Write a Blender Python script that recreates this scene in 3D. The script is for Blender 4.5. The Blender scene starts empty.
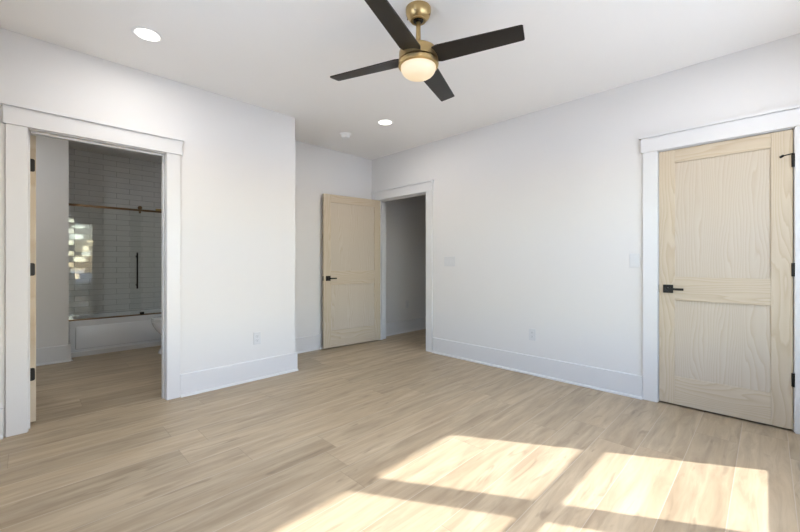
import bpy, bmesh, math, random
from mathutils import Vector, Matrix
random.seed(7)
PI = math.pi
S = bpy.context.scene
COL = S.collection

# ------------------------------------------------------------------ camera
EYE = 1.141
HEAD = PI / 4 - 0.0032
cam_d = bpy.data.cameras.new('camera')
cam_d.sensor_width = 36.0
cam_d.lens = 370.14 / 800 * 36.0
cam_d.shift_y = -3.85 / 800
cam_d.clip_start = 0.02
cam = bpy.data.objects.new('camera', cam_d)
COL.objects.link(cam)
cam.location = (0, 0, EYE)
cam.rotation_euler = (PI / 2, 0, HEAD - PI / 2)
S.camera = cam

# ------------------------------------------------------------------ light
S.view_settings.view_transform = 'Standard'
S.view_settings.look = 'None'
S.view_settings.gamma = 1.0
S.view_settings.use_curve_mapping = False
S.view_settings.exposure = 0.37

SUN_DIR = Vector((-0.595, 1.0, -1.0)).normalized()      # the way the sunlight travels
W = bpy.data.worlds.new('sky')
S.world = W
W.use_nodes = True
wn = W.node_tree
wn.nodes.clear()
sky = wn.nodes.new('ShaderNodeTexSky')
sky.sky_type = 'NISHITA'
sky.sun_disc = False
sky.sun_elevation = math.asin(-SUN_DIR.z)
sky.sun_rotation = math.atan2(-SUN_DIR.x, -SUN_DIR.y)
sky.air_density = 1.0
sky.dust_density = 1.0
bg = wn.nodes.new('ShaderNodeBackground')
bg.inputs['Strength'].default_value = 1.0
wo = wn.nodes.new('ShaderNodeOutputWorld')
wn.links.new(sky.outputs[0], bg.inputs[0])
wn.links.new(bg.outputs[0], wo.inputs[0])

sd = bpy.data.lights.new('sun', 'SUN')
sd.energy = 7.2
sd.angle = math.radians(0.7)
sd.color = (1.0, 0.99, 1.0)
sun = bpy.data.objects.new('sun', sd)
COL.objects.link(sun)
sun.location = (3, -4, 5)
sun.rotation_euler = SUN_DIR.to_track_quat('-Z', 'Y').to_euler()

DOWNLIGHT_W = 5.0
FAN_GLOW = 0.52
LENS_GLOW = 3.0

# ------------------------------------------------------------------ room numbers
CEIL = 2.665
AY = 3.536          # left wall plane (faces -y)
BX = 3.623          # right wall plane (faces -x)
CY = 4.19           # far wall of the entry recess
NX = 1.99           # end of the left wall
T = 0.13
NY = -0.546         # window wall plane
LX = -0.30          # wall beside the camera


# ------------------------------------------------------------------ materials
def new_mat(name):
    m = bpy.data.materials.new(name)
    m.use_nodes = True
    nt = m.node_tree
    return m, nt, nt.nodes['Principled BSDF']


def N(nt, t, **kw):
    n = nt.nodes.new(t)
    for k, v in kw.items():
        setattr(n, k, v)
    return n


def math_node(nt, op, a, b=None, c=None):
    n = N(nt, 'ShaderNodeMath', operation=op)
    for i, v in enumerate((a, b, c)):
        if v is None:
            continue
        if isinstance(v, (int, float)):
            n.inputs[i].default_value = v
        else:
            nt.links.new(v, n.inputs[i])
    return n.outputs[0]


def comb(nt, x, y, z):
    n = N(nt, 'ShaderNodeCombineXYZ')
    for i, v in enumerate((x, y, z)):
        if isinstance(v, (int, float)):
            n.inputs[i].default_value = v
        else:
            nt.links.new(v, n.inputs[i])
    return n.outputs[0]


def noise(nt, vec, scale, detail=2.0, rough=0.5, dist=0.0):
    n = N(nt, 'ShaderNodeTexNoise')
    nt.links.new(vec, n.inputs['Vector'])
    n.inputs['Scale'].default_value = scale
    n.inputs['Detail'].default_value = detail
    n.inputs['Roughness'].default_value = rough
    n.inputs['Distortion'].default_value = dist
    return n.outputs[0]


def ramp(nt, fac, stops):
    n = N(nt, 'ShaderNodeValToRGB')
    nt.links.new(fac, n.inputs[0])
    els = n.color_ramp.elements
    while len(els) < len(stops):
        els.new(0.5)
    for e, (p, c) in zip(els, stops):
        e.position = p
        e.color = (c, c, c, 1) if isinstance(c, (int, float)) else (*c, 1)
    return n.outputs[0]


def mix(nt, fac, a, b, mode='MIX'):
    n = N(nt, 'ShaderNodeMix', data_type='RGBA', blend_type=mode)
    if isinstance(fac, (int, float)):
        n.inputs[0].default_value = fac
    else:
        nt.links.new(fac, n.inputs[0])
    for i, v in ((6, a), (7, b)):
        if isinstance(v, tuple):
            n.inputs[i].default_value = (*v, 1)
        else:
            nt.links.new(v, n.inputs[i])
    return n.outputs[2]


def bump(nt, p, h, strength, dist=0.002):
    n = N(nt, 'ShaderNodeBump')
    n.inputs['Strength'].default_value = strength
    n.inputs['Distance'].default_value = dist
    nt.links.new(h, n.inputs['Height'])
    nt.links.new(n.outputs[0], p.inputs['Normal'])


def paint(name, col, rough=0.6, grain=0.12, scale=260):
    m, nt, p = new_mat(name)
    tc = N(nt, 'ShaderNodeTexCoord')
    v = noise(nt, tc.outputs['Object'], 1.3, 3)
    c2 = tuple(x * 0.975 for x in col)
    nt.links.new(mix(nt, v, col, c2), p.inputs['Base Color'])
    p.inputs['Roughness'].default_value = rough
    bump(nt, p, noise(nt, tc.outputs['Object'], scale, 2), grain, 0.0006)
    return m


def metal(name, col, rough, metallic=1.0):
    m, nt, p = new_mat(name)
    tc = N(nt, 'ShaderNodeTexCoord')
    v = noise(nt, tc.outputs['Object'], 22, 3)
    nt.links.new(mix(nt, v, col, tuple(x * 0.86 for x in col)), p.inputs['Base Color'])
    p.inputs['Metallic'].default_value = metallic
    r = N(nt, 'ShaderNodeMapRange')
    nt.links.new(v, r.inputs[0])
    r.inputs[3].default_value = rough * 0.85
    r.inputs[4].default_value = rough * 1.15
    nt.links.new(r.outputs[0], p.inputs['Roughness'])
    return m


def glow(name, col, strength):
    m, nt, p = new_mat(name)
    p.inputs['Base Color'].default_value = (0.45, 0.44, 0.42, 1)
    p.inputs['Roughness'].default_value = 0.35
    lw = N(nt, 'ShaderNodeLayerWeight')
    lw.inputs[0].default_value = 0.35
    c = mix(nt, lw.outputs['Facing'], col, tuple(x * y for x, y in zip(col, (0.86, 0.80, 0.66))))
    nt.links.new(c, p.inputs['Emission Color'])
    p.inputs['Emission Strength'].default_value = strength
    return m


def pine(name, vertical=True, rings=34.0, late_k=0.6, light=(0.62, 0.53, 0.405), deep=(0.56, 0.465, 0.34)):
    """Unfinished pine: x across, z up (object coordinates), growth bands that meander into arches."""
    m, nt, p = new_mat(name)
    tc = N(nt, 'ShaderNodeTexCoord')
    oi = N(nt, 'ShaderNodeObjectInfo')
    sp = N(nt, 'ShaderNodeSeparateXYZ')
    nt.links.new(tc.outputs['Object'], sp.inputs[0])
    a, l = (sp.outputs[0], sp.outputs[2]) if vertical else (sp.outputs[2], sp.outputs[0])
    off = math_node(nt, 'MULTIPLY', oi.outputs['Random'], 37.0)
    aa = math_node(nt, 'ADD', a, math_node(nt, 'MULTIPLY', off, 0.13))
    # slow wander of the rings
    w1 = noise(nt, comb(nt, math_node(nt, 'MULTIPLY', a, 7.0), off, math_node(nt, 'MULTIPLY', l, 1.1)), 1.0, 1.5, 0.45)
    w2 = noise(nt, comb(nt, math_node(nt, 'MULTIPLY', a, 30.0), off, math_node(nt, 'MULTIPLY', l, 5.0)), 1.0, 2, 0.5)
    ring = math_node(nt, 'ADD', math_node(nt, 'MULTIPLY', aa, rings), math_node(nt, 'MULTIPLY', w1, 11.0))
    ring = math_node(nt, 'ADD', ring, math_node(nt, 'MULTIPLY', w2, 0.7))
    fr = math_node(nt, 'FRACT', ring)
    band = ramp(nt, fr, [(0.0, 0.0), (0.62, 0.45), (0.88, 1.0), (1.0, 0.0)])
    big = noise(nt, comb(nt, math_node(nt, 'MULTIPLY', a, 5.0), off, math_node(nt, 'MULTIPLY', l, 0.6)), 1.3, 2)
    fine = noise(nt, comb(nt, math_node(nt, 'MULTIPLY', a, 260.0), off, math_node(nt, 'MULTIPLY', l, 6.0)), 1.0, 3)
    base = mix(nt, big, light, deep)
    late = mix(nt, big, (0.47, 0.355, 0.235), (0.43, 0.32, 0.205))
    c = mix(nt, math_node(nt, 'MULTIPLY', band, late_k), base, late)
    c = mix(nt, math_node(nt, 'MULTIPLY', fine, 0.22), c, (0.47, 0.385, 0.285))
    nt.links.new(c, p.inputs['Base Color'])
    p.inputs['Roughness'].default_value = 0.62
    p.inputs['Specular IOR Level'].default_value = 0.3
    bump(nt, p, fine, 0.12, 0.0006)
    return m


PLANK = 0.2195
PLEN = 1.52


def floor_mat():
    m, nt, p = new_mat('oak_planks')
    tc = N(nt, 'ShaderNodeTexCoord')
    sp = N(nt, 'ShaderNodeSeparateXYZ')
    nt.links.new(tc.outputs['Object'], sp.inputs[0])
    x, y = sp.outputs[0], sp.outputs[1]
    yy = math_node(nt, 'DIVIDE', math_node(nt, 'ADD', y, -0.127 + PLANK * 20), PLANK)
    row = math_node(nt, 'FLOOR', yy)
    fy = math_node(nt, 'FRACT', yy)
    wr = N(nt, 'ShaderNodeTexWhiteNoise', noise_dimensions='1D')
    nt.links.new(row, wr.inputs['W'])
    xx = math_node(nt, 'ADD', math_node(nt, 'DIVIDE', math_node(nt, 'ADD', x, 9.0), PLEN), wr.outputs[0])
    colm = math_node(nt, 'FLOOR', xx)
    fx = math_node(nt, 'FRACT', xx)
    wp = N(nt, 'ShaderNodeTexWhiteNoise', noise_dimensions='2D')
    nt.links.new(comb(nt, row, colm, 0.0), wp.inputs['Vector'])
    pid = wp.outputs[0]
    sep = N(nt, 'ShaderNodeSeparateColor')
    nt.links.new(wp.outputs[1], sep.inputs[0])
    o1 = math_node(nt, 'MULTIPLY', pid, 41.0)
    o2 = math_node(nt, 'MULTIPLY', sep.outputs[1], 23.0)
    xo = math_node(nt, 'ADD', x, o1)
    yo = math_node(nt, 'ADD', y, o2)
    # broad drift, streaks, fine pores, dark flecks
    broad = noise(nt, comb(nt, math_node(nt, 'MULTIPLY', xo, 0.9), math_node(nt, 'MULTIPLY', yo, 9.0), o1), 1.0, 3, 0.55, 0.4)
    wav = noise(nt, comb(nt, math_node(nt, 'MULTIPLY', xo, 2.2), math_node(nt, 'MULTIPLY', yo, 19.0), o2), 1.0, 4, 0.6, 0.6)
    fine = noise(nt, comb(nt, math_node(nt, 'MULTIPLY', xo, 9.0), math_node(nt, 'MULTIPLY', yo, 190.0), 0.0), 1.0, 3, 0.6)
    fleck = noise(nt, comb(nt, math_node(nt, 'MULTIPLY', xo, 3.2), math_node(nt, 'MULTIPLY', yo, 17.0), o1), 1.0, 2, 0.5, 1.2)
    fleck = ramp(nt, fleck, [(0.0, 0.0), (0.62, 0.0), (0.76, 1.0), (1.0, 1.0)])
    c = mix(nt, ramp(nt, broad, [(0.3, 0.0), (0.7, 1.0)]), (0.575, 0.465, 0.315), (0.46, 0.352, 0.222))
    c = mix(nt, math_node(nt, 'MULTIPLY', ramp(nt, wav, [(0.36, 0.0), (0.68, 1.0)]), 0.66), c, (0.28, 0.205, 0.13))
    c = mix(nt, math_node(nt, 'MULTIPLY', fine, 0.28), c, (0.36, 0.28, 0.20))
    c = mix(nt, math_node(nt, 'MULTIPLY', fleck, 0.5), c, (0.19, 0.135, 0.09))
    # each board its own tone
    tone = N(nt, 'ShaderNodeMapRange')
    nt.links.new(pid, tone.inputs[0])
    tone.inputs[3].default_value = 0.89
    tone.inputs[4].default_value = 1.07
    hsv = N(nt, 'ShaderNodeHueSaturation')
    nt.links.new(c, hsv.inputs['Color'])
    nt.links.new(tone.outputs[0], hsv.inputs['Value'])
    hsv.inputs['Saturation'].default_value = 1.0
    c = hsv.outputs[0]
    # grooves: bevel glint painted as pale long seams, end joints dark
    ey = math_node(nt, 'MULTIPLY', math_node(nt, 'MINIMUM', fy, math_node(nt, 'SUBTRACT', 1.0, fy)), PLANK)
    ex = math_node(nt, 'MULTIPLY', math_node(nt, 'MINIMUM', fx, math_node(nt, 'SUBTRACT', 1.0, fx)), PLEN)
    e = math_node(nt, 'MINIMUM', ex, ey)
    gr = N(nt, 'ShaderNodeMapRange')
    nt.links.new(e, gr.inputs[0])
    gr.inputs[1].default_value = 0.0007
    gr.inputs[2].default_value = 0.0022
    gr.inputs[3].default_value = 1.0
    gr.inputs[4].default_value = 0.0
    groove = gr.outputs[0]
    isend = math_node(nt, 'LESS_THAN', ex, ey)
    gc = mix(nt, isend, (0.60, 0.53, 0.44), (0.22, 0.16, 0.11))
    c = mix(nt, math_node(nt, 'MULTIPLY', groove, 0.5), c, gc)
    nt.links.new(c, p.inputs['Base Color'])
    p.inputs['Roughness'].default_value = 0.42
    p.inputs['Specular IOR Level'].default_value = 0.4
    h = math_node(nt, 'SUBTRACT', math_node(nt, 'MULTIPLY', fine, 0.12), groove)
    bump(nt, p, h, 0.35, 0.001)
    return m


def glass(name, tint=(1, 1, 1), refl=0.5):
    m, nt, p = new_mat(name)
    nt.nodes.remove(p)
    out = nt.nodes['Material Output']
    tr = N(nt, 'ShaderNodeBsdfTransparent')
    tr.inputs[0].default_value = (*tint, 1)
    gl = N(nt, 'ShaderNodeBsdfGlossy')
    gl.inputs['Roughness'].default_value = 0.0
    lw = N(nt, 'ShaderNodeLayerWeight')      # Schlick reflectance, the same from either side of the pane
    lw.inputs[0].default_value = 0.5
    sch = math_node(nt, 'MULTIPLY_ADD', math_node(nt, 'POWER', lw.outputs['Facing'], 5.0), 0.96, 0.04)
    mx = N(nt, 'ShaderNodeMixShader')
    nt.links.new(math_node(nt, 'MULTIPLY', sch, refl), mx.inputs[0])
    nt.links.new(tr.outputs[0], mx.inputs[1])
    nt.links.new(gl.outputs[0], mx.inputs[2])
    nt.links.new(mx.outputs[0], out.inputs[0])
    return m


M = dict(
    wall=paint('wall_paint', (0.725, 0.70, 0.672), 0.7),
    ceil=paint('ceiling_paint', (0.90, 0.875, 0.84), 0.85),
    trim=paint('trim_paint', (0.705, 0.69, 0.675), 0.35, 0.05, 90),
    floor=floor_mat(),
    pine_v=pine('pine_upright_grain', True),
    pine_p=pine('pine_panel_grain', True, 55.0, 0.5, (0.60, 0.53, 0.435), (0.55, 0.475, 0.38)),
    pine_h=pine('pine_cross_grain', False),
    black=metal('matte_black_metal', (0.02, 0.018, 0.016), 0.42, 0.6),
    dark_edge=paint('shadow_gap', (0.25, 0.2, 0.15), 0.8),
    brass=metal('brushed_brass', (0.58, 0.42, 0.20), 0.3),
    bronze=metal('aged_bronze', (0.26, 0.17, 0.10), 0.35),
    blade=paint('dark_walnut_blade', (0.014, 0.011, 0.009), 0.34, 0.1, 60),
    globe=glow('frosted_globe', (1.0, 0.74, 0.37), FAN_GLOW),
    lens=glow('downlight_lens', (1.0, 0.99, 0.97), LENS_GLOW),
    plastic=paint('white_plastic', (0.66, 0.65, 0.64), 0.35, 0.02),
    fixture=paint('fixture_white', (0.92, 0.91, 0.89), 0.35, 0.02),
    slot=paint('dark_slot', (0.05, 0.05, 0.05), 0.6),
    tile=paint('glazed_tile', (0.84, 0.84, 0.83), 0.04, 0.04, 11),
    grout=paint('grey_grout', (0.42, 0.42, 0.41), 0.9),
    tub=paint('white_enamel', (0.85, 0.86, 0.87), 0.12, 0.0),
    glass=glass('clear_glass', (0.97, 0.98, 0.975), 0.35),
    pane=glass('window_glass', (0.96, 0.97, 0.97), 0.8),
    bounce_ground=paint('outside_ground', (0.80, 0.80, 0.78), 0.95, 0.3, 8),  # near-white so the ground reflects daylight indoors
)

M['tile'].node_tree.nodes['Principled BSDF'].inputs['Specular IOR Level'].default_value = 1.0


# ------------------------------------------------------------------ mesh helpers
def box(bm, x0, x1, y0, y1, z0, z1, bev=0.0, rot=None):
    r = bmesh.ops.create_cube(bm, size=1.0)
    vs = r['verts']
    for v in vs:
        v.co = Vector(((x0 + x1) / 2 + v.co.x * (x1 - x0), (y0 + y1) / 2 + v.co.y * (y1 - y0), (z0 + z1) / 2 + v.co.z * (z1 - z0)))
    if bev:
        es = list({e for v in vs for e in v.link_edges})
        r2 = bmesh.ops.bevel(bm, geom=es, offset=bev, segments=2, affect='EDGES', profile=0.5)
        vs = list({v for f in r2['faces'] for v in f.verts} | {v for v in vs if v.is_valid})
    if rot:
        for v in vs:
            v.co = rot @ v.co
    return vs


def lathe(bm, prof, cx=0, cy=0, seg=40):
    rings = []
    for r, z in prof:
        if r < 1e-6:
            rings.append([bm.verts.new((cx, cy, z))])
        else:
            rings.append([bm.verts.new((cx + r * math.cos(2 * PI * i / seg), cy + r * math.sin(2 * PI * i / seg), z)) for i in range(seg)])
    for a, b in zip(rings, rings[1:]):
        for i in range(seg):
            j = (i + 1) % seg
            f = [a[i % len(a)], a[j % len(a)], b[j % len(b)], b[i % len(b)]]
            u = []
            for v in f:
                if v not in u:
                    u.append(v)
            if len(u) > 2:
                bm.faces.new(u)
    return [v for r in rings for v in r]


def rod(bm, a, b, r, seg=20):
    a, b = Vector(a), Vector(b)
    d = b - a
    vs = lathe(bm, [(0, 0), (r * 0.92, 0), (r, r * 0.15), (r, d.length - r * 0.15), (r * 0.92, d.length), (0, d.length)], seg=seg)
    q = d.to_track_quat('Z', 'Y').to_matrix().to_4x4()
    q.translation = a
    for v in vs:
        v.co = q @ v.co
    return vs


def loft(bm, secs, seg=40, cap0=True, cap1=True):
    """secs: (cx, cy, z, rx, ry, power)"""
    rings = []
    for cx, cy, z, rx, ry, pw in secs:
        ring = []
        for i in range(seg):
            t = 2 * PI * i / seg
            c, s = math.cos(t), math.sin(t)
            k = (abs(c) ** pw + abs(s) ** pw) ** (-1.0 / pw)
            ring.append(bm.verts.new((cx + rx * k * c, cy + ry * k * s, z)))
        rings.append(ring)
    for a, b in zip(rings, rings[1:]):
        for i in range(seg):
            j = (i + 1) % seg
            bm.faces.new((a[i], a[j], b[j], b[i]))
    if cap0:
        bm.faces.new(rings[0][::-1])
    if cap1:
        bm.faces.new(rings[-1])


def obj(name, bm, mat, parent=None, smooth=False, **props):
    bmesh.ops.recalc_face_normals(bm, faces=bm.faces[:])
    me = bpy.data.meshes.new(name)
    bm.to_mesh(me)
    bm.free()
    me.materials.append(mat)
    if smooth:
        me.polygons.foreach_set('use_smooth', [True] * len(me.polygons))
        try:
            me.set_sharp_from_angle(angle=math.radians(38))
        except Exception:
            pass
    o = bpy.data.objects.new(name, me)
    COL.objects.link(o)
    if parent:
        o.parent = parent
    for k, v in props.items():
        o[k] = v
    return o


def empty(name, loc, rz=0.0, **props):
    o = bpy.data.objects.new(name, None)
    o.empty_display_size = 0.1
    COL.objects.link(o)
    o.location = loc
    o.rotation_euler = (0, 0, rz)
    for k, v in props.items():
        o[k] = v
    return o


def boxes(*bs):
    bm = bmesh.new()
    for b in bs:
        box(bm, *b)
    return bm


def struct(name, bm, mat, label, category, parent=None, smooth=False):
    return obj(name, bm, mat, parent, smooth, kind='structure', label=label, category=category)


# ------------------------------------------------------------------ shell
OUT = 7.0
struct('floor', boxes((-0.56, OUT, NY - T, 6.78, -0.10, 0.0)), M['floor'],
       'light oak plank floor running through every doorway', 'floor')
struct('ceiling', boxes((-0.56, OUT, NY - T, 6.78, CEIL, CEIL + 0.12)), M['ceil'],
       'flat off-white painted ceiling with the fan hanging from it', 'ceiling')

A0, A1, ATOP = 0.0, 0.811, 2.045          # bathroom doorway, edges of its casing
H0, H1 = 3.116, 4.036                     # hall doorway
B0, B1 = -0.129, 0.637                    # closed door
J = 0.015                                 # jamb outer edge outside the casing edge

struct('wall_left', boxes((LX, A0 - J, AY, AY + T, 0, CEIL), (A1 + J, NX, AY, AY + T, 0, CEIL),
                          (A0 - J, A1 + J, AY, AY + T, ATOP + J, CEIL)), M['wall'],
       'white wall with the bathroom doorway in it', 'wall')
struct('wall_bathroom_right', boxes((1.86, NX, AY + T, 6.65, 0, CEIL)), M['wall'],
       'white partition between bathroom and entry recess', 'wall')
struct('wall_far', boxes((NX, OUT, CY, CY + T, 0, CEIL)), M['wall'],
       'white wall behind the open panelled door, running on into the hallway', 'wall')
struct('wall_right', boxes((BX, BX + T, NY, B0 - J, 0, CEIL), (BX, BX + T, B1 + J, H0 - J, 0, CEIL),
                           (BX, BX + T, H1 + J, CY, 0, CEIL), (BX, BX + T, B0 - J, B1 + J, ATOP + J, CEIL),
                           (BX, BX + T, H0 - J, H1 + J, ATOP + J, CEIL)), M['wall'],
       'long white wall with the closed pine door and the hall doorway', 'wall')
WX0, WX1, WZ0, WZ1 = 0.7725, 3.3085, 0.520, 2.185
struct('wall_near', boxes((LX - T, WX0, NY - T, NY, 0, CEIL), (WX1, BX + T, NY - T, NY, 0, CEIL),
                          (WX0, WX1, NY - T, NY, 0, WZ0), (WX0, WX1, NY - T, NY, WZ1, CEIL)), M['wall'],
       'white wall behind the camera holding three windows', 'wall')
SY0, SY1 = 0.55, 2.45
struct('wall_beside', boxes((LX - T, LX, NY, SY0, 0, CEIL), (LX - T, LX, SY1, AY + T, 0, CEIL),
                            (LX - T, LX, SY0, SY1, 0, WZ0), (LX - T, LX, SY0, SY1, WZ1, CEIL)), M['wall'],
       'white wall next to the camera with an added pair of windows for fill light', 'wall')
struct('wall_bathroom_left', boxes((-0.56, -0.43, AY + T, 5.72, 0, CEIL)), M['wall'],
       'white side wall of the bathroom', 'wall')
struct('wall_bathroom_far', boxes((-0.56, 0.335, 5.72, 6.65, 0, CEIL)), M['wall'],
       'grey-white bathroom wall beside the tiled tub recess', 'wall')
struct('wall_shower', boxes((-0.56, 2.0, 6.65, 6.78, 0, CEIL)), M['wall'],
       'wall carrying the shower tiles', 'wall')
struct('wall_hallway_side', boxes((BX + T, OUT, 2.42, 2.55, 0, CEIL)), M['wall'],
       'hallway side wall hidden past the doorway', 'wall')
struct('wall_hallway_end', boxes((OUT - 0.13, OUT, 2.55, CY, 0, CEIL)), M['wall'],
       'end wall of the hallway', 'wall')
struct('wall_closet', boxes((4.45, 4.55, NY - T, 2.42, 0, CEIL), (BX + T, 4.45, NY - T, NY, 0, CEIL)), M['wall'],
       'closet wall behind the closed pine door', 'wall')

# outside ground, seen only in reflections; added pale to bounce daylight onto the ceiling
struct('ground', boxes((-60, 60, -60, NY - T - 0.02, -0.65, -0.45), (-60, -0.58, NY - T - 0.02, 60, -0.65, -0.45)), M['bounce_ground'], 'unseen ground outside the windows, made pale to bounce daylight indoors', 'ground')


# ------------------------------------------------------------------ baseboards
def base_bm(runs):
    """runs: (axis, face, dir, a, b): board standing on a wall face, dir = way it sticks out; a quarter-round shoe at its foot."""
    bm = bmesh.new()
    for ax, f, d, a, b in runs:
        prof = [(0, 0), (0.034, 0), (0.0335, 0.006), (0.030, 0.013), (0.024, 0.017), (0.017, 0.019), (0.017, 0.186), (0.014, 0.190), (0, 0.190)]
        rings = []
        for t in (a, b):
            rings.append([bm.verts.new((t, f + d * u, z) if ax == 'x' else (f + d * u, t, z)) for u, z in prof])
        n = len(prof)
        for i in range(n):
            j = (i + 1) % n
            bm.faces.new((rings[0][i], rings[0][j], rings[1][j], rings[1][i]))
        bm.faces.new(rings[0])
        bm.faces.new(rings[1][::-1])
    return bm


CW = 0.10   # casing width
struct('baseboard_left', base_bm([('x', AY, -1, A1 + CW + 0.001, NX + 0.018), ('y', NX, 1, AY, CY), ('x', AY, -1, LX, A0 - CW - 0.011)]),
       M['trim'], 'tall white baseboard along the wall of the bathroom doorway', 'baseboard')
struct('baseboard_far', base_bm([('x', CY, -1, NX + 0.034, BX), ('x', CY, -1, BX + T + 0.01, OUT - 0.13)]),
       M['trim'], 'tall white baseboard behind the open door and along the hallway', 'baseboard')
struct('baseboard_right', base_bm([('y', BX, -1, B1 + CW + 0.001, H0 - CW - 0.014), ('y', BX, -1, NY, B0 - CW - 0.002)]),
       M['trim'], 'tall white baseboard between the hall doorway and the closed door', 'baseboard')
struct('baseboard_bathroom', base_bm([('x', 5.72, -1, -0.43, 0.353), ('y', 0.335, 1, 5.702, 5.86)]),
       M['trim'], 'white baseboard of the bathroom wall beside the tub', 'baseboard')
struct('baseboard_near', base_bm([('x', NY, 1, LX, BX - 0.034)]), M['trim'], 'white baseboard under the windows', 'baseboard')
struct('baseboard_beside', base_bm([('y', LX, 1, NY + 0.034, AY - 0.034)]), M['trim'], 'white baseboard next to the camera', 'baseboard')


# ------------------------------------------------------------------ casings and jambs
def door_trim(name, along, face, into, a, b, label, stop=True):
    """Craftsman casing on the room face (towards -into) plus the jamb lining through the wall. along = 'x' or 'y'."""
    bm = bmesh.new()

    def put(u0, u1, d0, d1, z0, z1, bev=0.0015):
        # d: distance out of the wall face into the room (negative = into the wall)
        f0, f1 = face - into * d0, face - into * d1
        lo, hi = min(f0, f1), max(f0, f1)
        if along == 'x':
            box(bm, u0, u1, lo, hi, z0, z1, bev)
        else:
            box(bm, lo, hi, u0, u1, z0, z1, bev)
    put(a - CW, a, 0, 0.018, 0, ATOP)
    put(b, b + CW, 0, 0.018, 0, ATOP)
    put(a - CW - 0.013, b + CW + 0.013, 0, 0.026, ATOP, 2.163)
    put(a - CW - 0.026, b + CW + 0.026, 0, 0.042, 2.163, 2.182)
    # far-side casing
    put(a - CW, a, -T - 0.018, -T, 0, ATOP)
    put(b, b + CW, -T - 0.018, -T, 0, ATOP)
    put(a - CW, b + CW, -T - 0.018, -T, ATOP, 2.145)
    # jambs
    put(a - J, a + 0.005, -T, 0, 0, ATOP + J)
    put(b - 0.005, b + J, -T, 0, 0, ATOP + J)
    put(a + 0.005, b - 0.005, -T, 0, ATOP - 0.005, ATOP + J)
    if stop:
        s0, s1 = stop
        put(a + 0.005, a + 0.013, -s1, -s0, 0, ATOP - 0.005)
        put(b - 0.015, b - 0.005, -s1, -s0, 0, ATOP - 0.005)
        put(a + 0.017, b - 0.017, -s1, -s0, ATOP - 0.017, ATOP - 0.005)
    return struct(name, bm, M['trim'], label, 'door trim')


door_trim('trim_1', 'x', AY, 1, A0, A1, 'white casing and jamb around the bathroom doorway', (0.05, 0.088))
door_trim('trim_2', 'y', BX, 1, H0, H1, 'white casing and jamb around the hall doorway', (0.04, 0.075))
door_trim('trim_3', 'y', BX, 1, B0, B1, 'white casing and jamb around the closed pine door', (0.04, 0.075))


# ------------------------------------------------------------------ doors
def raw(name, bm, mat, parent, smooth=False, **p):
    return obj(name, bm, mat, parent, smooth, **p)


def make_door(name, loc, rz, Wd, label, handle_side=1):
    """Local frame: x from the hinge edge, y = 0 is the face towards the viewer, thickness to -y, z up."""
    D = 0.037
    Z0, Z1 = 0.014, 2.036
    st, tr = 0.105, 0.105
    root = empty(name, loc, rz, kind='structure', label=label, category='door')
    for x0, x1 in ((0, st), (Wd - st, Wd)):
        bm = bmesh.new()
        box(bm, x0, x1, -D, 0, Z0, Z1, 0.0025)
        raw('stile', bm, M['pine_v'], root)
    for z0, z1 in ((Z0, 0.235), (0.84, 1.025), (Z1 - tr, Z1)):
        bm = bmesh.new()
        box(bm, st, Wd - st, -D + 0.0004, -0.0004, z0, z1, 0.002)
        raw('rail', bm, M['pine_h'], root)
    for z0, z1 in ((0.235, 0.84), (1.025, Z1 - tr)):
        bm = bmesh.new()
        box(bm, st - 0.004, Wd - st + 0.004, -D + 0.010, -0.010, z0 - 0.004, z1 + 0.004)
        raw('panel', bm, M['pine_p'], root)
    # handles on both faces
    hx = Wd - 0.062
    hz = 0.928
    for s in (1, -1):
        y = 0.0 if s == 1 else -D
        bm = bmesh.new()
        box(bm, hx - 0.033, hx + 0.033, min(y, y + s * 0.009), max(y, y + s * 0.009), hz - 0.033, hz + 0.033, 0.002)
        h = raw('handle_rose', bm, M['black'], root)
        bm = bmesh.new()
        rod(bm, (hx, y + s * 0.009, hz), (hx, y + s * 0.05, hz), 0.010)
        box(bm, hx - 0.104, hx + 0.011, min(y + s * 0.040, y + s * 0.052), max(y + s * 0.040, y + s * 0.052), hz - 0.009, hz + 0.009, 0.003)
        raw('handle_lever', bm, M['black'], h)
    bm = bmesh.new()
    box(bm, Wd - 0.001, Wd + 0.0025, -0.030, -0.004, hz - 0.03, hz + 0.03, 0.0005)
    raw('latch_plate', bm, M['black'], root)
    return root


HZ = (1.824, 1.09, 0.35)


def plate_bm(x0, x1, zc, y0, y1, hh=0.045):
    """hinge leaf plate with round outer corners, lying across the edge (thin in x)"""
    bm = bmesh.new()
    r = 0.012
    pts = [(y0, zc - hh), (y1 - r, zc - hh)]
    for k in range(1, 6):
        t = -PI / 2 + PI / 2 * k / 5
        pts.append((y1 - r + r * math.cos(t), zc - hh + r + r * math.sin(t)))
    for k in range(0, 6):
        t = PI / 2 * k / 5
        pts.append((y1 - r + r * math.cos(t), zc + hh - r + r * math.sin(t)))
    pts.append((y0, zc + hh))
    a = [bm.verts.new((x0, p, z)) for p, z in pts]
    b = [bm.verts.new((x1, p, z)) for p, z in pts]
    bm.faces.new(a)
    bm.faces.new(b[::-1])
    for i in range(len(pts)):
        j = (i + 1) % len(pts)
        bm.faces.new((a[i], b[i], b[j], a[j]))
    return bm


# bathroom door: swung fully into the bathroom, its hinge edge towards the room
d1 = make_door('door_1', (0.006, AY + T + 0.012, 0), PI / 2 + math.radians(4), 0.80, 'unfinished pine door swung open into the bathroom, seen edge-on')
for z in HZ:
    bm = plate_bm(-0.0025, 0.0, z, -0.0345, -0.0065)
    for v in bm.verts:      # round corners towards the right-hand side of the edge
        v.co.y = -0.035 - v.co.y - 0.003
    h = raw('hinge', bm, M['black'], d1)
    bm = bmesh.new()
    rod(bm, (-0.006, 0.004, z - 0.045), (-0.006, 0.004, z + 0.045), 0.006)
    raw('knuckle', bm, M['black'], h)

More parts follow.
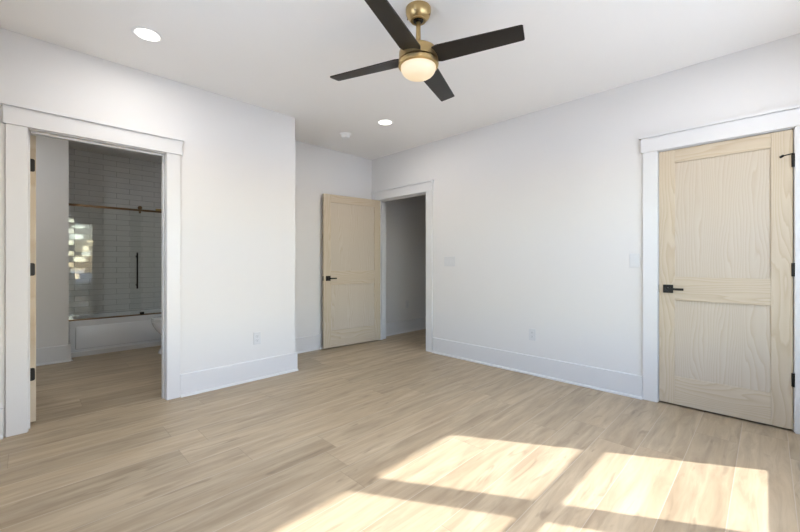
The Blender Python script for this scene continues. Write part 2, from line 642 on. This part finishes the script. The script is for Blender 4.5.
# entry door: swung into the room against the recess
ang = PI - math.radians(6.6)
d2 = make_door('door_2', (3.617, 3.994, 0), ang, 0.906, 'unfinished pine two-panel door standing open in the entry recess')
for z in HZ:
    bm = bmesh.new()
    box(bm, -0.003, -0.0005, -0.034, -0.004, z - 0.045, z + 0.045, 0.0004)
    h = raw('hinge', bm, M['black'], d2)
    bm = bmesh.new()
    rod(bm, (-0.004, -0.041, z - 0.045), (-0.004, -0.041, z + 0.045), 0.006)
    raw('knuckle', bm, M['black'], h)

# closed door on the right wall
d3 = make_door('door_3', (BX + 0.001, B0 + 0.0085, 0), PI / 2, 0.749, 'closed unfinished pine two-panel door with black lever')
for i, z in enumerate(HZ):
    bm = bmesh.new()
    rod(bm, (-0.002, 0.007, z - 0.045), (-0.002, 0.007, z + 0.045), 0.0075)
    box(bm, -0.012, 0.008, -0.003, 0.002, z - 0.045, z + 0.045, 0.0005)
    h = raw('hinge', bm, M['black'], d3)
    if i == 0:
        bm = bmesh.new()
        rod(bm, (-0.002, 0.008, z + 0.046), (0.050, 0.030, z + 0.034), 0.004)
        rod(bm, (0.046, 0.031, z + 0.035), (0.060, 0.018, z + 0.030), 0.008)
        raw('door_stop', bm, M['black'], h)


# ------------------------------------------------------------------ windows (behind the camera)
YG = -0.62
for i, x0 in enumerate((0.855, 1.70, 2.545)):
    x1 = x0 + 0.68
    w = struct('window_%d' % (i + 1), boxes(
        (x0 - 0.0825, x0 - 0.045, YG - 0.05, YG + 0.04, WZ0, WZ1), (x1 + 0.045, x1 + 0.0825, YG - 0.05, YG + 0.04, WZ0, WZ1),
        (x0 - 0.045, x1 + 0.045, YG - 0.05, YG + 0.04, WZ0, 0.550), (x0 - 0.045, x1 + 0.045, YG - 0.05, YG + 0.04, 2.155, WZ1)),
        M['trim'], 'white double-hung window behind the camera, ' + ('furthest from the closed door', 'middle one of three', 'nearest the closed door')[i], 'window')
    x0, x1 = x0 - 0.004, x1 + 0.011
    for z0, z1, yo in ((0.602, 1.328, 0.0), (1.402, 2.128, 0.0)):
        za, zb = (0.550, 1.365) if z0 < 1 else (1.365, 2.155)
        s = struct('window_sash', boxes((x0 - 0.041, x0, YG - 0.018, YG + 0.018, za, zb), (x1, x1 + 0.034, YG - 0.018, YG + 0.018, za, zb),
                                        (x0, x1, YG - 0.018, YG + 0.018, za, z0), (x0, x1, YG - 0.018, YG + 0.018, z1, zb)), M['trim'], 'white sash', 'window', w)
        del s['category']
        g = obj('window_pane', boxes((x0, x1, YG - 0.003, YG + 0.003, z0, z1)), M['pane'], s, kind='structure')
XG = LX - 0.075  # unseen window pair, added to bring more daylight to ceiling and right wall
for i in range(2):
    y0 = SY0 + 0.95 * i
    y1 = y0 + 0.95
    w = struct('window_%d' % (i + 4), boxes(
        (XG - 0.04, XG + 0.05, y0, y0 + 0.037, WZ0, WZ1), (XG - 0.04, XG + 0.05, y1 - 0.037, y1, WZ0, WZ1),
        (XG - 0.04, XG + 0.05, y0 + 0.037, y1 - 0.037, WZ0, 0.575), (XG - 0.04, XG + 0.05, y0 + 0.037, y1 - 0.037, 2.155, WZ1)),
        M['trim'], 'unseen white double-hung window added for fill light next to the camera, ' + ('nearer the camera corner', 'nearer the bathroom doorway')[i], 'window')
    ya, yb = y0 + 0.037, y1 - 0.037
    for za, zb in ((0.575, 1.365), (1.365, 2.155)):
        s = struct('window_sash', boxes((XG - 0.018, XG + 0.018, ya, ya + 0.045, za, zb), (XG - 0.018, XG + 0.018, yb - 0.045, yb, za, zb),
                                        (XG - 0.018, XG + 0.018, ya + 0.045, yb - 0.045, za, za + 0.045), (XG - 0.018, XG + 0.018, ya + 0.045, yb - 0.045, zb - 0.045, zb)), M['trim'], 'white sash', 'window', w)
        del s['category']
        obj('window_pane', boxes((XG - 0.003, XG + 0.003, ya + 0.045, yb - 0.045, za + 0.045, zb - 0.045)), M['pane'], s, kind='structure')
bm = bmesh.new()
box(bm, LX, LX + 0.018, SY0 - 0.10, SY0, WZ0 - 0.02, WZ1)
box(bm, LX, LX + 0.018, SY1, SY1 + 0.10, WZ0 - 0.02, WZ1)
box(bm, LX, LX + 0.026, SY0 - 0.113, SY1 + 0.113, WZ1, WZ1 + 0.118)
box(bm, LX, LX + 0.05, SY0 - 0.113, SY1 + 0.113, WZ0 - 0.04, WZ0 - 0.02)
struct('trim_5', bm, M['trim'], 'white casing around the added pair of windows', 'window trim')
bm = bmesh.new()
box(bm, WX0 - 0.10, WX0, NY, NY + 0.018, WZ0 - 0.02, WZ1)
box(bm, WX1, WX1 + 0.10, NY, NY + 0.018, WZ0 - 0.02, WZ1)
box(bm, WX0 - 0.113, WX1 + 0.113, NY, NY + 0.026, WZ1, WZ1 + 0.118)
box(bm, WX0 - 0.113, WX1 + 0.113, NY, NY + 0.03, WZ0 - 0.06, WZ0 - 0.035)
struct('trim_4', bm, M['trim'], 'white casing around the three windows', 'window trim')


# ------------------------------------------------------------------ electrical plates
def plate(name, kind, wall, u, z, gangs, label, category, group=None):
    """wall 'A': faces -y at AY/CY, 'B': faces -x at BX. Local x along the wall, y = out of the wall (-y)."""
    w = 0.073 + 0.046 * (gangs - 1)
    if wall == 'B':
        root = empty(name, (BX, u, z), -PI / 2, label=label, category=category)
    else:
        root = empty(name, (u, AY if wall == 'A' else CY, z), 0, label=label, category=category)
    if group:
        root['group'] = group
    bm = bmesh.new()
    box(bm, -w / 2, w / 2, -0.006, 0, -0.059, 0.059, 0.0025)
    raw('cover_plate', bm, M['plastic'], root)
    for g in range(gangs):
        x = (g - (gangs - 1) / 2) * 0.046
        if kind == 'switch':
            bm = bmesh.new()
            box(bm, x - 0.0165, x + 0.0165, -0.0085, -0.005, -0.033, 0.033, 0.0012)
            for v in bm.verts:
                if v.co.z > 0 and v.co.y < -0.007:
                    v.co.y += 0.003
            raw('rocker', bm, M['plastic'], root)
        else:
            for dz in (-0.0195, 0.0195):
                bm = bmesh.new()
                loft(bm, [(0, 0, 0.0, 0.0165, 0.0135, 3.2), (0, 0, 0.0018, 0.0165, 0.0135, 3.2), (0, 0, 0.0022, 0.0155, 0.0125, 3.2)], 28)
                for v in bm.verts:
                    v.co = Vector((x + v.co.x, -0.0058 - v.co.z, dz + v.co.y))
                r = raw('receptacle', bm, M['plastic'], root)
                bm = bmesh.new()
                box(bm, x - 0.0075, x - 0.0055, -0.0083, -0.0078, dz - 0.001, dz + 0.008)
                box(bm, x + 0.0055, x + 0.0075, -0.0083, -0.0078, dz - 0.001, dz + 0.008)
                box(bm, x - 0.002, x + 0.002, -0.0083, -0.0078, dz - 0.009, dz - 0.005)
                raw('slots', bm, M['slot'], r)
    return root


plate('light_switch', 'switch', 'B', 2.745, 1.150, 3, 'white three-gang rocker switch beside the hall doorway', 'light switch')
plate('light_switch', 'switch', 'B', 0.800, 1.155, 1, 'white single rocker switch beside the closed pine door', 'light switch')
plate('power_outlet', 'outlet', 'B', 1.700, 0.405, 1, 'white outlet low on the long wall right of the hall doorway', 'outlet')
plate('power_outlet', 'outlet', 'A', 1.580, 0.400, 1, 'white outlet low on the wall right of the bathroom doorway', 'outlet')
plate('power_outlet', 'outlet', 'C', 4.380, 0.450, 1, 'white outlet low on the dim hallway wall', 'outlet')


# ------------------------------------------------------------------ ceiling fittings
def downlight(x, y, label, watts=DOWNLIGHT_W, col=(1.0, 0.97, 0.93)):
    root = empty('recessed_light', (x, y, CEIL), 0, label=label, category='ceiling light', group='recessed ceiling lights')
    del root['group']
    bm = bmesh.new()
    lathe(bm, [(0.070, -0.0005), (0.070, -0.004), (0.074, -0.006), (0.085, -0.005), (0.090, -0.0005), (0.070, -0.0005)])
    raw('trim_ring', bm, M['fixture'], root, True)
    bm = bmesh.new()
    lathe(bm, [(0, -0.0045), (0.050, -0.0042), (0.070, -0.003), (0.070, -0.0004), (0, -0.0004)])
    raw('lens', bm, M['lens'], root, True, label='glowing white lens')
    ld = bpy.data.lights.new('downlight_lamp', 'AREA')
    ld.shape = 'DISK'
    ld.size = 0.13
    ld.energy = watts
    ld.color = col
    lo = bpy.data.objects.new('downlight_lamp', ld)
    COL.objects.link(lo)
    lo.parent = root
    lo.location = (0, 0, -0.009)
    return root


downlight(0.566, 2.944, 'round recessed light glowing above the bathroom doorway')
downlight(2.745, 2.955, 'round recessed light glowing near the entry recess')
downlight(2.745, 0.045, 'round recessed light above the closed pine door')
downlight(0.566, 0.045, 'round recessed light above the camera')

downlight(-0.150, 4.700, 'unseen recessed light added to brighten the bathroom, hidden above the doorway', 6.5, (0.95, 0.98, 1.0))  # extra lamp out of view, added to lift the dim tiles and walls

sm = empty('smoke_detector', (2.672, 3.57, CEIL), 0, label='small round white smoke detector on the ceiling before the hall doorway', category='smoke detector')
bm = bmesh.new()
lathe(bm, [(0, 0), (0.070, 0), (0.070, -0.010), (0.066, -0.014), (0, -0.014)])
raw('base', bm, M['fixture'], sm, True)
bm = bmesh.new()
lathe(bm, [(0, -0.014), (0.052, -0.014), (0.052, -0.022), (0.047, -0.024), (0.047, -0.030), (0.050, -0.032), (0.044, -0.042), (0.030, -0.046), (0, -0.047)])
raw('sensor_cap', bm, M['fixture'], sm, True)

# ceiling fan
FX, FY = 1.660, 1.494
fan = empty('ceiling_fan', (FX, FY, CEIL), 0, label='brass ceiling fan with four dark blades and a glowing frosted globe', category='ceiling fan')
z = lambda h: h - CEIL
bm = bmesh.new()
lathe(bm, [(0, 0), (0.076, 0), (0.0765, -0.012), (0.075, -0.028), (0.068, -0.046), (0.056, -0.060), (0.047, -0.067), (0.046, -0.072), (0.034, -0.072), (0.030, -0.062), (0, -0.062)])
can = raw('canopy', bm, M['brass'], fan, True)
bm = bmesh.new()
lathe(bm, [(0, -0.063), (0.032, -0.065), (0.028, -0.076), (0.016, -0.082), (0, -0.082)])
raw('hanger_ball', bm, M['black'], can, True)
for k in range(4):
    a = math.radians(25 + 90 * k)
    bm = bmesh.new()
    rod(bm, (0.064 * math.cos(a), 0.064 * math.sin(a), -0.044), (0.0715 * math.cos(a), 0.0715 * math.sin(a), -0.048), 0.005, 12)
    raw('screw', bm, M['bronze'], can, True)
bm = bmesh.new()
rod(bm, (0, 0, -0.074), (0, 0, z(2.425)), 0.0145)
raw('downrod', bm, M['brass'], fan, True)
bm = bmesh.new()
lathe(bm, [(0.0, z(2.448)), (0.022, z(2.448)), (0.024, z(2.443)), (0.024, z(2.425)), (0, z(2.425))])
rod(bm, (-0.030, 0, z(2.437)), (0.030, 0, z(2.437)), 0.004, 10)
raw('yoke', bm, M['brass'], fan, True)
bm = bmesh.new()
lathe(bm, [(0, z(2.426)), (0.070, z(2.426)), (0.098, z(2.422)), (0.110, z(2.414)), (0.1155, z(2.402)), (0.1175, z(2.372)), (0.1185, z(2.350)), (0.108, z(2.348)), (0, z(2.348))])
raw('motor_housing', bm, M['brass'], fan, True)
bm = bmesh.new()
lathe(bm, [(0, z(2.349)), (0.106, z(2.349)), (0.106, z(2.342)), (0, z(2.342))])
raw('blade_slot', bm, M['slot'], fan, True)
bm = bmesh.new()
lathe(bm, [(0, z(2.344)), (0.108, z(2.344)), (0.117, z(2.343)), (0.1215, z(2.340)), (0.1225, z(2.330)), (0.119, z(2.317)), (0.110, z(2.311)), (0.106, z(2.314)), (0.106, z(2.325)), (0, z(2.325))])
raw('light_collar', bm, M['brass'], fan, True)
bm = bmesh.new()
pr = [(0.106, z(2.322)), (0.106, z(2.312))]
for k in range(1, 12):
    t = PI / 2 * k / 11
    pr.append((0.106 * math.cos(t) ** 0.75 if k < 11 else 0, z(2.312) - 0.062 * math.sin(t)))
lathe(bm, pr)
raw('light_globe', bm, M['globe'], fan, True, label='glowing cream frosted globe')

def blade_bm():
    bm = bmesh.new()
    # outline in the blade's own plane: root at x 0.09, tip 0.607
    out = [(0.085, -0.050), (0.13, -0.066), (0.60, -0.053), (0.607, -0.047), (0.607, 0.047), (0.60, 0.053), (0.13, 0.066), (0.085, 0.050)]
    th = 0.0035
    up = [bm.verts.new((x, y, th)) for x, y in out]
    dn = [bm.verts.new((x, y, -th)) for x, y in out]
    bm.faces.new(up)
    bm.faces.new(dn[::-1])
    for i in range(len(out)):
        j = (i + 1) % len(out)
        bm.faces.new((up[i], dn[i], dn[j], up[j]))
    return bm


for k in range(4):
    b = raw('blade', blade_bm(), M['blade'], fan)
    b.rotation_mode = 'XYZ'
    b.matrix_local = Matrix.Translation((0, 0, z(2.370))) @ Matrix.Rotation(math.radians(-69.6 + 90 * k), 4, 'Z') @ Matrix.Rotation(-0.20, 4, 'X')

# ------------------------------------------------------------------ bathroom: tiles, tub, glass, toilet
TY = 6.642
tl = obj('shower_tiles', boxes((0.335, 1.86, TY, 6.65, 0.40, CEIL)), M['grout'],
         label='grey grout bed of the subway-tiled wall above the tub', category='tile wall', kind='structure')
tl.name = 'wall_tile'
tl['label'] = 'glossy grey subway tile wall above the tub'
bm = bmesh.new()
th_, tw_ = 0.0762, 0.3048
row = 0
zz = CEIL - 0.001
while zz > 0.42:
    off = 0.0 if row % 2 else tw_ / 2
    x = 0.597 - tw_ * 3 + off
    while x < 1.86:
        a, b_ = max(x, 0.336) + 0.0016, min(x + tw_, 1.859) - 0.0016
        if b_ - a > 0.02:
            cx, cz = (a + b_) / 2, zz - th_ / 2
            vs = box(bm, a, b_, TY - 0.008, TY, zz - th_ + 0.0016, zz - 0.0016, 0.0022)
            rx, rz = random.gauss(0, 0.014), random.gauss(0, 0.016)
            for v in vs:
                v.co.y += (v.co.z - cz) * rx + (v.co.x - cx) * rz
        x += tw_
    zz -= th_
    row += 1
raw('subway_tiles', bm, M['tile'], tl)
tl2 = obj('wall_tile_side', boxes((1.85, 1.86, 5.86, 6.634, 0.44, CEIL)), M['tile'], kind='structure',
          label='tiled end wall of the tub recess', category='tile wall')

tub = empty('bathtub', (1.09, 6.2, 0), 0, label='white alcove bathtub with skirted front under the glass screen', category='bathtub')
TX0, TX1, TF, TB, TH = 0.337, 1.848, 5.90, 6.634, 0.432
tcx, tcy = (TX0 + TX1) / 2 - 1.09, (TF + TB) / 2 - 6.2
hx_, hy_ = (TX1 - TX0) / 2, (TB - TF) / 2
bm = bmesh.new()
loft(bm, [(tcx, tcy, 0.055, hx_ - 0.004, hy_ - 0.022, 40), (tcx, tcy, 0.30, hx_ - 0.002, hy_ - 0.016, 40), (tcx, tcy, TH - 0.03, hx_ - 0.001, hy_ - 0.004, 40), (tcx, tcy, TH - 0.006, hx_, hy_, 40), (tcx, tcy, TH, hx_ - 0.006, hy_ - 0.006, 30),
          (tcx, tcy, TH, hx_ - 0.07, hy_ - 0.075, 8), (tcx, tcy, TH - 0.015, hx_ - 0.085, hy_ - 0.09, 7), (tcx, tcy, 0.20, hx_ - 0.14, hy_ - 0.12, 5), (tcx, tcy, 0.10, hx_ - 0.24, hy_ - 0.18, 4)], 160)
raw('basin', bm, M['tub'], tub, True)
bm = bmesh.new()
box(bm, TX0 - 1.09 + 0.07, TX1 - 1.09 - 0.07, TF - 6.2 + 0.004, TF - 6.2 + 0.03, 0.085, TH - 0.07, 0.012)
raw('apron_panel', bm, M['tub'], tub, True)
bm = bmesh.new()
box(bm, TX0 - 1.09 + 0.02, TX1 - 1.09 - 0.002, TF - 6.2 - 0.012, TF - 6.2 + 0.02, 0.0, 0.056, 0.003)
raw('base_strip', bm, M['trim'], tub)

# sliding glass screen standing on the tub rim
GY = 5.945
scr = empty('shower_screen', (1.09, GY, TH), 0, label='sliding clear glass tub screen hung from a bronze rail', category='shower screen')
def lx(x):
    return x - 1.09
for x0, x1, yy, nm in ((0.345, 1.072, 0.014, 'fixed panel'), (0.952, 1.70, -0.014, 'sliding panel')):
    bm = bmesh.new()
    box(bm, lx(x0), lx(x1), yy - 0.004, yy + 0.004, 0.014, 1.44 if yy < 0 else 1.385, 0.001)
    gp = raw('glass_panel', bm, M['glass'], scr, label='clear ' + nm)
    if yy < 0:
        slide = gp
bm = bmesh.new()
box(bm, lx(0.337), lx(1.848), -0.005, 0.005, 1.388, 1.415, 0.002)
for xx in (0.345, 1.84):
    rod(bm, (lx(xx) - 0.007, 0, 1.40), (lx(xx) + 0.007, 0, 1.40), 0.024)
raw('rail', bm, M['bronze'], scr, True, label='bronze rail')
for xx in (1.055, 1.60):
    bm = bmesh.new()
    rod(bm, (lx(xx), -0.030, 1.432), (lx(xx), -0.006, 1.432), 0.024)
    rod(bm, (lx(xx), -0.026, 1.372), (lx(xx), -0.010, 1.372), 0.013)
    box(bm, lx(xx) - 0.008, lx(xx) + 0.008, -0.026, -0.019, 1.36, 1.44, 0.002)
    raw('roller', bm, M['bronze'], slide, True)
bm = bmesh.new()
rod(bm, (lx(1.235), -0.012, 1.425), (lx(1.30), -0.012, 1.425), 0.016)
raw('rail_stop', bm, M['brass'], scr, True, label='bright brass stop')
bm = bmesh.new()
box(bm, lx(0.34), lx(1.848), -0.022, 0.022, 0.0005, 0.016, 0.002)
raw('bottom_track', bm, M['bronze'], scr, label='bronze track')
bm = bmesh.new()
rod(bm, (lx(1.020), -0.055, 0.36), (lx(1.020), -0.055, 0.835), 0.0095)
for zz in (0.41, 0.785):
    rod(bm, (lx(1.020), -0.018, zz), (lx(1.020), -0.055, zz), 0.008)
    rod(bm, (lx(1.020), -0.018, zz), (lx(1.020), -0.024, zz), 0.014)
raw('pull_handle', bm, M['black'], slide, True, label='long black pull handle')
bm = bmesh.new()
box(bm, lx(1.055), lx(1.10), -0.034, 0.0, 0.010, 0.045, 0.004)
raw('guide_block', bm, M['black'], scr, label='black guide block')

# toilet, bowl towards the doorway's left, tank at the partition wall
to = empty('toilet', (1.45, 5.40, 0), 0, label='white toilet beside the tub, mostly hidden by the doorway edge', category='toilet')
bm = bmesh.new()
loft(bm, [(-0.02, 0, 0.0, 0.275, 0.125, 3), (-0.02, 0, 0.02, 0.272, 0.123, 3), (0.0, 0, 0.10, 0.245, 0.105, 2.8), (0.0, 0, 0.20, 0.245, 0.108, 2.6),
          (-0.03, 0, 0.28, 0.285, 0.135, 2.4), (-0.05, 0, 0.35, 0.305, 0.172, 2.2), (-0.055, 0, 0.395, 0.315, 0.182, 2.2), (-0.055, 0, 0.405, 0.307, 0.174, 2.2)], 48)
raw('bowl', bm, M['tub'], to, True)
bm = bmesh.new()
loft(bm, [(-0.065, 0, 0.406, 0.307, 0.182, 2.3), (-0.065, 0, 0.420, 0.310, 0.186, 2.3), (-0.065, 0, 0.424, 0.307, 0.183, 2.3)], 48)
raw('seat', bm, M['tub'], to, True)
bm = bmesh.new()
loft(bm, [(-0.064, 0, 0.426, 0.306, 0.182, 2.3), (-0.064, 0, 0.440, 0.309, 0.186, 2.3), (-0.064, 0, 0.447, 0.295, 0.172, 2.3)], 48)
raw('lid', bm, M['tub'], to, True)
bm = bmesh.new()
loft(bm, [(0.30, 0, 0.36, 0.085, 0.19, 8), (0.30, 0, 0.72, 0.098, 0.22, 8)], 48)
tk = raw('tank', bm, M['tub'], to, True)
bm = bmesh.new()
loft(bm, [(0.295, 0, 0.72, 0.104, 0.226, 8), (0.295, 0, 0.745, 0.104, 0.226, 8), (0.295, 0, 0.752, 0.098, 0.22, 8)], 48)
raw('tank_lid', bm, M['tub'], to, True)
bm = bmesh.new()
rod(bm, (0.205, -0.15, 0.66), (0.180, -0.15, 0.66), 0.012)
box(bm, 0.176, 0.184, -0.16, -0.08, 0.652, 0.668, 0.003)
raw('flush_lever', bm, M['bronze'], tk, True)
